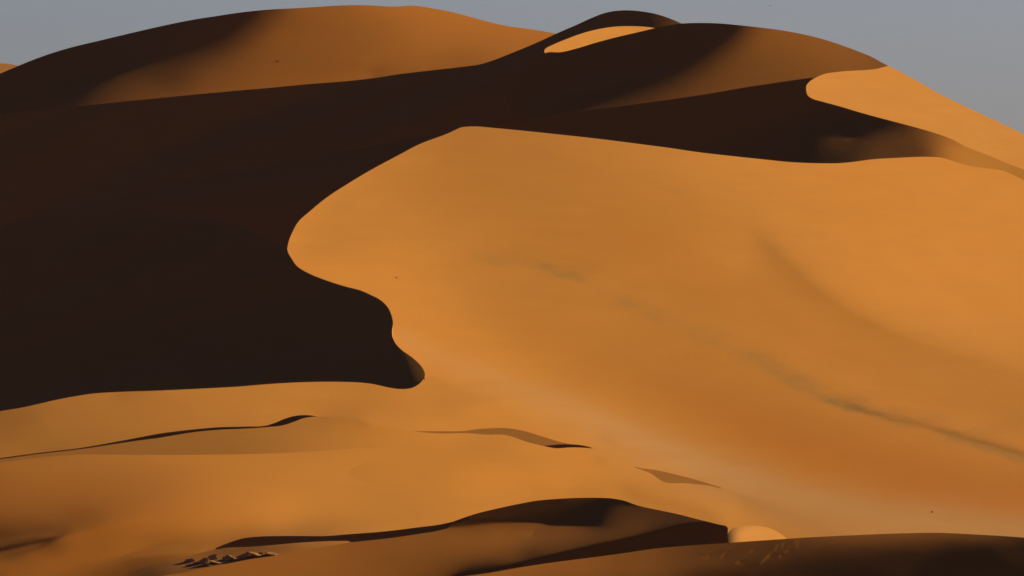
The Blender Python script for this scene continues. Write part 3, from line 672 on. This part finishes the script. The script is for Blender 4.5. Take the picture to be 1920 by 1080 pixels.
shade.parent = flank

# ---- domed dune behind it
D_TOP = [(948,180),(968,152),(990,124),(1008,108),(1025,98.5),(1050,98),(1077,92),(1117,80),(1167,67),(1200,59.5),(1227,53),(1253,47.5),(1280,44),(1310,43),(1350,44),(1383,47),(1433,52.5),(1467,57),(1500,63),(1540,72.5),(1573,83),(1607,95.5),(1633,106),(1653,117),(1667,125),(1676,150),(1684,190)]
dt = smooth(D_TOP)
dp = Paint([(1300,20,118),(1440,40,124),(1540,92,132),(1500,90,128),(1470,72,122),(1450,90,122),(1400,100,116),(1350,120,112),(1600,108,132),(1640,116,124),(1560,128,124),(1500,142,116),(1450,148,114),(1400,155,112),(1350,166,108),(1300,172,106),(1250,182,104),(1180,192,102),(1100,205,98),(1000,230,95),(1700,160,122),(1500,200,110),(1300,230,100)], c=20, ridge=2)
dp.turn([(1480,-40),(1440,20),(1412,50),(1378,82),(1330,112),(1280,138),(1220,163),(1160,185),(1105,203),(1060,222),(1000,260)], 40, [(1000,330),(1900,330),(1900,-40)])
anc = [(1400, 160, float(sample(FN, 1400, 164))+300, .4)]
DN = solve((800, 1800, 30, 300), (4, 3), dp, lambda U, V: (-.8+1.4*sm((U-1150-(205-V)*1.9)/260), 2.6+0*U), anc, ell=9, verbose='dome')
fr = ft[ft[:, 0] > 1060]; behind(DN, [FN, GN], [fr, np.vstack([gt[gt[:, 0] < 1660], [(1503,165),(1506,180),(1508,153)]])], 40)
poly_D = np.vstack([dt, [(1684,230),(1400,240),(1060,236),(960,214)]])
dome = build_sheet('dune', DN, poly_D, SAND, skirt=[dt[dt[:, 0] > 1030]], attrs=dict(mineral=0, pale=0, red=.85))
tag(dome, 'round topped dune at the upper right, shaded on its left half and dull orange on its right', 'dune', kind='structure')

# ---- sliver of sunlit sand below the small peak
E_TOP = [(1022,100),(1020.5,96),(1021,93),(1025,89.5),(1033,85.5),(1060,74),(1087,64),(1120,55),(1150,50.3),(1177,49),(1200,49.6),(1227,52.5),(1250,60),(1270,75)]
et = smooth(E_TOP)
ep = Paint([(1030,92,204),(1100,72,206),(1170,56,206),(1220,54,202),(1150,100,204),(1250,90,204)])
EN = solve((1005, 1290, 40, 150), (3, 2), ep, lambda U, V: (2.4+0*U, 4.8+0*U), [(1040, 97, float(sample(DN, 1040, 98))+70, .4)], ell=5, verbose='sliver')
de = dt[(dt[:, 0] > 1022) & (dt[:, 0] < 1240)]; behind(EN, [DN], [de], 40)
poly_E = np.vstack([et, [(1280,110),(1180,135),(1060,135),(1024,118)]])
sliver = build_sheet('dune', EN, poly_E, SAND, skirt=[et], attrs=dict(mineral=0, pale=.1, red=0))
tag(sliver, 'narrow sunlit tongue of sand lying below the small dark peak', 'dune', kind='structure')

# ---- small dark peak and its long shaded slope to the left
C_TOP = [(-420,240),(-80,224),(0,214),(70,207),(140,200),(207,193),(287,185),(367,177),(450,169.5),(513,164),(580,157.5),(640,153),(693,147.5),(753,138.5),(813,131.5),(873,124.5),(900,120.7),(913,117),(963,98),(1013,77),(1043,63),(1080,47),(1113,32),(1133,24.5),(1153,20.5),(1177,19.3),(1200,21),(1227,25.5),(1253,33.5),(1280,45),(1330,75),(1400,120)]
ct = smooth(C_TOP)
# a long low ridge inside the big shade
RIDGE2 = [(-420,520),(-200,470),(0,424),(120,393),(250,362),(380,335),(500,312),(620,289),(740,266),(860,246),(900,240)]
r2 = smooth(RIDGE2)
kp = Paint([(u, v, 30) for u in (-400, 0, 400, 800) for v in (250, 400, 600)])
def k_prior(U, V):
    dd = V-np.interp(U, r2[:, 0], r2[:, 1]); k = np.exp(-np.clip(dd, 0, 400)/55)
    return -.95-.35*k+0*U, 2.5+1.1*k
KN = solve((-420, 920, 220, 660), (4, 4), kp, k_prior, [(500, 330, float(qM(700, 320))+300, .4)], pw=.3, ell=4, verbose='shaded ridge')
uk = up[(up[:, 1] > 254)]
behind(KN, [SL, MN], [ridge[:-2], np.vstack([up[::2], uk[::2]+[12, 6]])], 12)
poly_K = np.vstack([r2[r2[:, 0] < 826], uk[::3]+[12, 6], [(546,500),(500,640),(300,650),(-420,650)]])
low_ridge = build_sheet('slope', KN, poly_K, SAND, skirt=[r2], attrs=dict(mineral=0, pale=0, red=.3))
cp = Paint([(-100,300,30),(200,300,30),(500,250,30),(800,200,30),(1000,120,30),(1100,60,30),(1170,30,30),(1215,30,36),(1240,36,52),(1262,44,74),(1300,80,74),(1230,60,40),(500,450,30),(900,300,30),(0,480,30),(1100,250,30),(1300,150,60)], c=8, ridge=.5)
anc = [(1000, 200, float(sample(DN, 1040, 150))+300, .4)]
CN = solve((-420, 1400, 10, 660), (4, 4), cp, lambda U, V: (-.75+0*U, 2.0+0*U), anc, ell=5, verbose='peak')
Uc_, Vc_ = np.meshgrid(CN.us, CN.vs); w_ = Vc_+.42*Uc_+18*np.sin(Uc_/170)
CN.q = CN.q+13*np.sin(w_/31+.6*np.sin(Uc_/240))+4*np.sin(w_/13.5+Uc_/300)
behind(CN, [KN, EN, DN, SL, MN, FN], [r2[(r2[:, 0] > -400) & (r2[:, 0] < 880)], et[3:-4], dt[(dt[:, 0] > 900) & (dt[:, 0] < 1280)], ridge[:-2], np.vstack([up[::2], mt[mt[:, 0] < 1000]]), ft[ft[:, 0] < 1080]], 40)
poly_C = np.vstack([ct, [(1400,200),(1100,260),(960,330),(960,420),(800,640),(300,650),(-420,650)]])
peak = build_sheet('dune', CN, poly_C, SAND, skirt=[ct], attrs=dict(mineral=0, pale=0, red=.5))
low_ridge.parent = peak
tag(peak, 'small dark pointed peak at top centre with a long black shaded slope running down to the left', 'dune', kind='structure')

# ---- broad dune at the back on the left
B_TOP = [(-420,214),(-90,172),(0,138),(33,124),(60,113),(93,101),(133,89),(187,76),(233,65),(300,49.5),(333,42.5),(367,36),(400,31),(450,23.5),(500,18.3),(520,17),(560,15),(600,12.5),(633,10.5),(657,9.7),(693,10),(727,12),(747,12),(770,10.3),(790,12),(813,16),(847,22.5),(880,31),(913,40),(947,48),(997,55),(1043,63),(1120,78),(1250,110)]
bt = smooth(B_TOP)
bp = Paint([(600,20,120),(640,20,126),(700,22,144),(770,22,160),(830,35,166),(900,50,168),(980,65,168),(1030,70,166),(900,80,162),(1000,85,160),(900,105,144),(950,95,154),(820,80,160),(760,60,154),(700,70,142),(640,60,134),(580,60,130),(530,75,128),(480,90,124),(560,100,130),(600,100,133),(650,110,136),(700,105,140),(760,110,146),(820,110,144),(700,138,122),(760,132,126),(820,125,126),(870,118,126),(640,145,122),(580,140,124),(500,130,126),(450,140,120),(400,150,118),(340,155,102),(310,148,98),(370,165,114),(300,170,108),(250,178,106),(200,188,102),(140,198,98),(500,155,122),(560,152,124),(900,113,130),(400,110,118),(300,130,108),(200,160,104),(100,210,95),(200,230,80),(500,220,110),(800,200,120),(1100,130,150)], c=16, ridge=2)
bp.turn([(600,-50),(566,-15),(528,20),(478,58),(425,86),(362,107),(300,124),(240,142),(190,164),(150,185),(112,204),(60,235),(0,280)], 42, [(0,330),(1300,330),(1300,-50)])
anc = [(700, 140, float(sample(CN, 700, 150))+300, .4)]
BN = solve((-420, 1260, 0, 270), (4, 3), bp, lambda U, V: (-.8+1.6*sm((U-150-(205-V)*1.9)/300), 2.8+0*U), anc, ell=10, verbose='back')
behind(BN, [CN], [ct[(ct[:, 0] > -400) & (ct[:, 0] < 1060)]], 60)
poly_B = np.vstack([bt, [(1250,150),(1040,95),(900,150),(600,188),(0,244),(-420,262)]])
back = build_sheet('dune', BN, poly_B, SAND, skirt=[bt], attrs=dict(mineral=0, pale=0, red=.8))
tag(back, 'broad rounded dune at the back on the left, black on one side and orange on the other', 'dune', kind='structure')

# ---- far dune at the left edge
A_TOP = [(-420,150),(-120,130),(-60,121),(0,118.7),(15,119.5),(33,123),(70,133),(120,150)]
at = smooth(A_TOP)
ap = Paint([(0,130,150),(-100,150,140),(60,150,150),(0,170,150)])
AN = solve((-420, 140, 105, 240), (4, 3), ap, lambda U, V: (.8+0*U, 3.2+0*U), [(0, 138, float(sample(BN, 0, 138))+700, .5)], ell=4, verbose='far')
poly_A = np.vstack([at, [(130,230),(-420,230)]])
far = build_sheet('dune', AN, poly_A, SAND, skirt=[at], attrs=dict(mineral=0, pale=.3, red=.2))
tag(far, 'far sunlit dune just showing behind the shaded ridge at the left edge', 'dune', kind='structure')

# ================================================================== desert floor
def ground():
    n = 160; xs = np.sign(np.linspace(-1, 1, n))*np.abs(np.linspace(-1, 1, n))**2.4*40000
    X, Y = np.meshgrid(xs, xs+3000)
    Z = -32+6*np.sin(X/310+.6*np.sin(Y/500))*np.cos(Y/420)+3*np.sin(X/130+Y/210)
    R = np.hypot(X, Y); Z += np.where(R > 9000, 30*np.sin(X/2400)*np.cos(Y/3100), 0)
    Z[np.hypot(X, Y-0) < 60] = -30
    me = bpy.data.meshes.new('ground')
    v = np.stack([X, Y, Z], -1).reshape(-1, 3); i = np.arange(n*n).reshape(n, n)
    f = np.stack([i[:-1, :-1], i[:-1, 1:], i[1:, 1:], i[1:, :-1]], -1).reshape(-1, 4)
    me.from_pydata(v.tolist(), [], f.tolist()); me.polygons.foreach_set('use_smooth', [True]*len(me.polygons))
    me.materials.append(SAND); o = bpy.data.objects.new('ground', me); bpy.context.scene.collection.objects.link(o)
    return tag(o, 'open desert floor of orange sand around the dunes', 'ground', kind='structure')
ground()

# ================================================================== small things lying on the sand, and a bird
def on_sheet(S, u, v):
    e = 1.5
    p = to_world(u, v, float(sample(S, u, v))); pu = to_world(u+e, v, float(sample(S, u+e, v))); pv = to_world(u, v-e, float(sample(S, u, v-e)))
    n = np.cross(pu-p, pv-p); n /= np.linalg.norm(n)
    return Vector(p), Vector(n if n[2] > 0 else -n)
from mathutils import Vector, Matrix, Euler, noise as mnoise
def slab_mesh(name, size, seed, mat, rough=.18):
    """a broken plate: an irregular outline with thickness, chipped and slightly domed"""
    r = random.Random(seed); bm = bmesh.new()
    n = r.randint(9, 13); ang = sorted((k+r.uniform(-.35, .35))*2*math.pi/n for k in range(n))
    rad = [r.uniform(.72, 1.1) for _ in ang]
    rings = []
    for z, s in ((-.5, .82), (-.25, 1.0), (.25, .97), (.5, .8)):
        rings.append([bm.verts.new((size[0]*.5*a_*s*math.cos(t)*r.uniform(.95, 1.05), size[1]*.5*a_*s*math.sin(t)*r.uniform(.95, 1.05), size[2]*z*r.uniform(.8, 1.15))) for t, a_ in zip(ang, rad)])
    for a_, b_ in zip(rings[:-1], rings[1:]):
        for k in range(n): bm.faces.new((a_[k], a_[(k+1) % n], b_[(k+1) % n], b_[k]))
    for ring, sgn in ((rings[0], -1), (rings[-1], 1)):
        c = bm.verts.new((0, 0, size[2]*.5*sgn*1.15))
        for k in range(n):
            f = (ring[k], ring[(k+1) % n], c); bm.faces.new(f if sgn > 0 else f[::-1])
    bmesh.ops.subdivide_edges(bm, edges=bm.edges[:], cuts=1, use_grid_fill=True)
    for v in bm.verts: v.co += Vector([size[2]*rough*(mnoise.noise(v.co*(2.3/size[2])+Vector((seed, k*7, 0)))) for k in range(3)])
    bmesh.ops.recalc_face_normals(bm, faces=bm.faces)
    me = bpy.data.meshes.new(name); bm.to_mesh(me); bm.free(); me.materials.append(mat)
    o = bpy.data.objects.new(name, me); bpy.context.scene.collection.objects.link(o); return o
CRUST = plain('sand_crust', (.50, .25, .065), .95)
DARKROCK = plain('dark_stone', (.16, .065, .02), .9)
PX = .21   # metres per photo pixel at the front dunes
SLABS = [ # u, v, long px, deep px, thick px, tilt x (towards the camera), roll, yaw, label
 (482,1042,46,30,7,-8,-16,10,'largest pale slab of crusted sand at the right of the broken patch, catching the sun'),
 (509,1039.5,28,22,5,-4,-10,-8,'thin pale slab lying at the right hand tip of the broken patch'),
 (434,1047,22,20,8,-4,-22,30,'pale curved slab standing over a dark gap in the middle of the broken patch'),
 (425,1049.5,20,14,8,55,12,-14,'dark shaded block wedged under the pale curved slab'),
 (399,1048,26,16,7,48,18,8,'dark shaded slab with a jagged top, upper left of the pale curved slab'),
 (381,1055,30,16,6,50,15,-4,'long dark shaded slab at the lower left of the broken patch'),
 (355,1053.5,24,14,4,42,14,4,'small flat dark slab at the far left end of the broken patch'),
 (408,1055.5,44,22,4,-6,-12,6,'low pale sheet of crust lying in front of the dark blocks'),
 (455,1046.5,22,16,7,50,16,4,'dark shaded block between the two pale slabs'),
 (392,1060,22,14,3,-6,-10,-10,'small pale chip of crust nearest the dark crease at the front of the patch'),
 (466,1039,18,12,4,40,10,0,'small dark chip lying just behind the largest pale slab')]
_r = random.Random(5)
for _ in range(9):   # crumbs broken off the slabs
    t_ = _r.random(); SLABS.append((348+t_*165+_r.uniform(-4, 4), 1060-t_*22+_r.uniform(-4, 3), _r.uniform(6, 11), _r.uniform(5, 9), _r.uniform(2.5, 4), _r.uniform(-10, 40), _r.uniform(-15, 15), _r.uniform(-40, 40), 'crumb of crusted sand scattered among the larger broken slabs'))
for k, (u, v, l, dp, th, tx, ry, yw, lab) in enumerate(SLABS):
    p, n = on_sheet(HO, u, v)
    o = slab_mesh('sand_clod', (l*PX*.9, dp*PX*.9, th*PX*.45), 11+k*3, CRUST, .34)
    o.location = p+n*th*PX*.25
    o.rotation_euler = Euler((math.radians(tx+14), math.radians(-ry), math.radians(yw)))
    tag(o, lab, 'sand clod', 'broken slabs of crusted sand in the hollow')
for S_, u, v, s, lab in ((BN, 520, 115, (1.9, 1.1, .5), 'small dark stone lying alone on the dull orange side of the broad back dune'),
                         (MN, 743, 521, (.9, .8, .5), 'small dark stone on the bright slope close to the winding crest'),
                         (MN, 1747, 960.5, (.9, .8, .6), 'tiny dark stone on the pale foot of the great slope, near the bottom right')):
    p, n = on_sheet(S_, u, v); o = slab_mesh('stone', s, int(u), DARKROCK, .3); o.location = p+n*s[2]*.25; o.rotation_euler = n.to_track_quat('Z', 'Y').to_euler()
    tag(o, lab, 'stone', 'dark stones on the sand')

def make_bird(u, v, dist, span):
    bm = bmesh.new()
    def loft(secs, seg=10):
        rings = []
        for c, ry_, rz_, ax in secs:
            ring = []
            for k in range(seg):
                t = 2*math.pi*k/seg
                off = Vector((0, math.cos(t)*ry_, math.sin(t)*rz_)) if ax == 'x' else Vector((math.cos(t)*ry_, 0, math.sin(t)*rz_))
                ring.append(bm.verts.new(Vector(c)+off))
            rings.append(ring)
        for a_, b_ in zip(rings[:-1], rings[1:]):
            for k in range(seg): bm.faces.new((a_[k], a_[(k+1) % seg], b_[(k+1) % seg], b_[k]))
        bm.faces.new(rings[0][::-1]); bm.faces.new(rings[-1])
    s = span
    # body along y (flying away from the camera and to one side), beak to fanned tail
    loft([((0, .27*s, .015*s), .006*s, .006*s, 'y'), ((0, .235*s, .015*s), .022*s, .02*s, 'y'), ((0, .20*s, .016*s), .036*s, .034*s, 'y'), ((0, .16*s, .01*s), .034*s, .032*s, 'y'),
          ((0, .08*s, 0), .058*s, .055*s, 'y'), ((0, -.03*s, 0), .055*s, .05*s, 'y'), ((0, -.12*s, .004*s), .034*s, .028*s, 'y'), ((0, -.19*s, .008*s), .045*s, .012*s, 'y'), ((0, -.27*s, .008*s), .075*s, .008*s, 'y')])
    for sg in (-1, 1):   # wings: shoulder, wrist, fingered tip
        loft([((sg*.02*s, .04*s, .01*s), .085*s, .024*s, 'x'), ((sg*.14*s, .06*s, .045*s), .085*s, .018*s, 'x'), ((sg*.28*s, .05*s, .05*s), .075*s, .014*s, 'x'), ((sg*.40*s, .01*s, .045*s), .06*s, .011*s, 'x'), ((sg*.46*s, -.02*s, .04*s), .04*s, .009*s, 'x')])
        for f in range(4):
            y0 = .02*s-.025*s*f
            loft([((sg*.44*s, y0, .042*s), .010*s, .008*s, 'x'), ((sg*(.50-.012*f)*s, y0-.02*s, .05*s), .008*s, .007*s, 'x')], 6)
    bmesh.ops.recalc_face_normals(bm, faces=bm.faces)
    me = bpy.data.meshes.new('bird'); bm.to_mesh(me); bm.free()
    o = bpy.data.objects.new('bird', me); bpy.context.scene.collection.objects.link(o)
    m = o.modifiers.new('remesh', 'REMESH'); m.mode = 'VOXEL'; m.voxel_size = .009*s
    dg = bpy.context.evaluated_depsgraph_get(); me2 = bpy.data.meshes.new_from_object(o.evaluated_get(dg)); o.modifiers.clear(); o.data = me2; bpy.data.meshes.remove(me); me2.name = 'bird'
    me2.materials.clear(); me2.materials.append(plain('feathers', (.07, .055, .045), .7))
    me2.polygons.foreach_set('use_smooth', [True]*len(me2.polygons))
    o.location = (dist*(u-CX)/F, dist, CAMZ+dist*(CY-v)/F)
    o.rotation_euler = Euler((math.radians(12), math.radians(-8), math.radians(28)))
    return tag(o, 'dark bird gliding with spread wings high in the grey sky', 'bird')
make_bird(1444, 11, 2300, 1.25)

# ================================================================== light, sky, camera
sc = bpy.context.scene
w = bpy.data.worlds.new("World"); sc.world = w; w.use_nodes = True
nt = w.node_tree; bg = nt.nodes['Background']
sky = nt.nodes.new('ShaderNodeTexSky'); sky.sky_type = 'NISHITA'; sky.sun_disc = False
sky.sun_elevation = SUN_EL; sky.sun_rotation = math.radians(57)   # sun stands towards +X, a little beyond the dunes
sky.air_density = 1.0; sky.dust_density = 1.0; sky.ozone_density = 2.0
# the dusty band along the horizon is pale, the high sky a much deeper tone
tcw = nt.nodes.new('ShaderNodeTexCoord'); sep = nt.nodes.new('ShaderNodeSeparateXYZ'); nt.links.new(tcw.outputs['Generated'], sep.inputs[0])
rp = nt.nodes.new('ShaderNodeValToRGB'); nt.links.new(sep.outputs['Z'], rp.inputs[0])
e = rp.color_ramp.elements; e[0].position = .035; e[0].color = (.80, .885, 1.37, 1); e[1].position = .17; e[1].color = (.10, .20, .78, 1)
mx = nt.nodes.new('ShaderNodeMix'); mx.data_type = 'RGBA'; mx.blend_type = 'MULTIPLY'; mx.inputs[0].default_value = 1
nt.links.new(sky.outputs[0], mx.inputs[6]); nt.links.new(rp.outputs[0], mx.inputs[7]); nt.links.new(mx.outputs[2], bg.inputs[0]); bg.inputs[1].default_value = 0.05
sun = bpy.data.lights.new('sun', 'SUN'); sun.energy = 5.0; sun.angle = math.radians(.5); sun.color = (1, .86, .56)
so = bpy.data.objects.new('sun', sun); sc.collection.objects.link(so)
from mathutils import Vector
so.rotation_euler = Vector((LX, LY, LZ)).to_track_quat('Z', 'Y').to_euler()
so.location = (1500, 3000, 1500)
cam = bpy.data.cameras.new('camera'); co = bpy.data.objects.new('camera', cam); sc.collection.objects.link(co)
co.location = (0, 0, CAMZ); co.rotation_euler = (math.radians(90), 0, 0)
cam.sensor_width = 36; cam.sensor_fit = 'HORIZONTAL'; cam.lens = F/1920*36; cam.clip_start = 1; cam.clip_end = 150000
sc.camera = co
sc.view_settings.view_transform = 'Standard'; sc.view_settings.look = 'None'; sc.view_settings.exposure = 0.28; sc.view_settings.gamma = 1
print('SCRIPT', round(time.time()-T_START, 1))

# the thin dusty air of the desert
def haze_box(lo, hi, density):
    bm = bmesh.new(); bmesh.ops.create_cube(bm, size=1)
    for v in bm.verts: v.co = Vector([(l+h)/2+c*(h-l) for c, l, h in zip(v.co, lo, hi)])
    me = bpy.data.meshes.new('haze'); bm.to_mesh(me); bm.free()
    m = bpy.data.materials.new('haze'); m.use_nodes = True; n_ = m.node_tree; n_.nodes.clear()
    o_ = n_.nodes.new('ShaderNodeOutputMaterial'); p_ = n_.nodes.new('ShaderNodeVolumePrincipled')
    p_.inputs['Color'].default_value = (.80, .82, .95, 1); p_.inputs['Density'].default_value = density; p_.inputs['Anisotropy'].default_value = .2
    n_.links.new(p_.outputs[0], o_.inputs['Volume']); me.materials.append(m)
    o = bpy.data.objects.new('haze', me); sc.collection.objects.link(o); return tag(o, 'thin dusty haze in the air over the dunes', 'haze', kind='stuff')
haze_box((-45000, -45000, -70), (45000, 48000, 900), 1.3e-6)
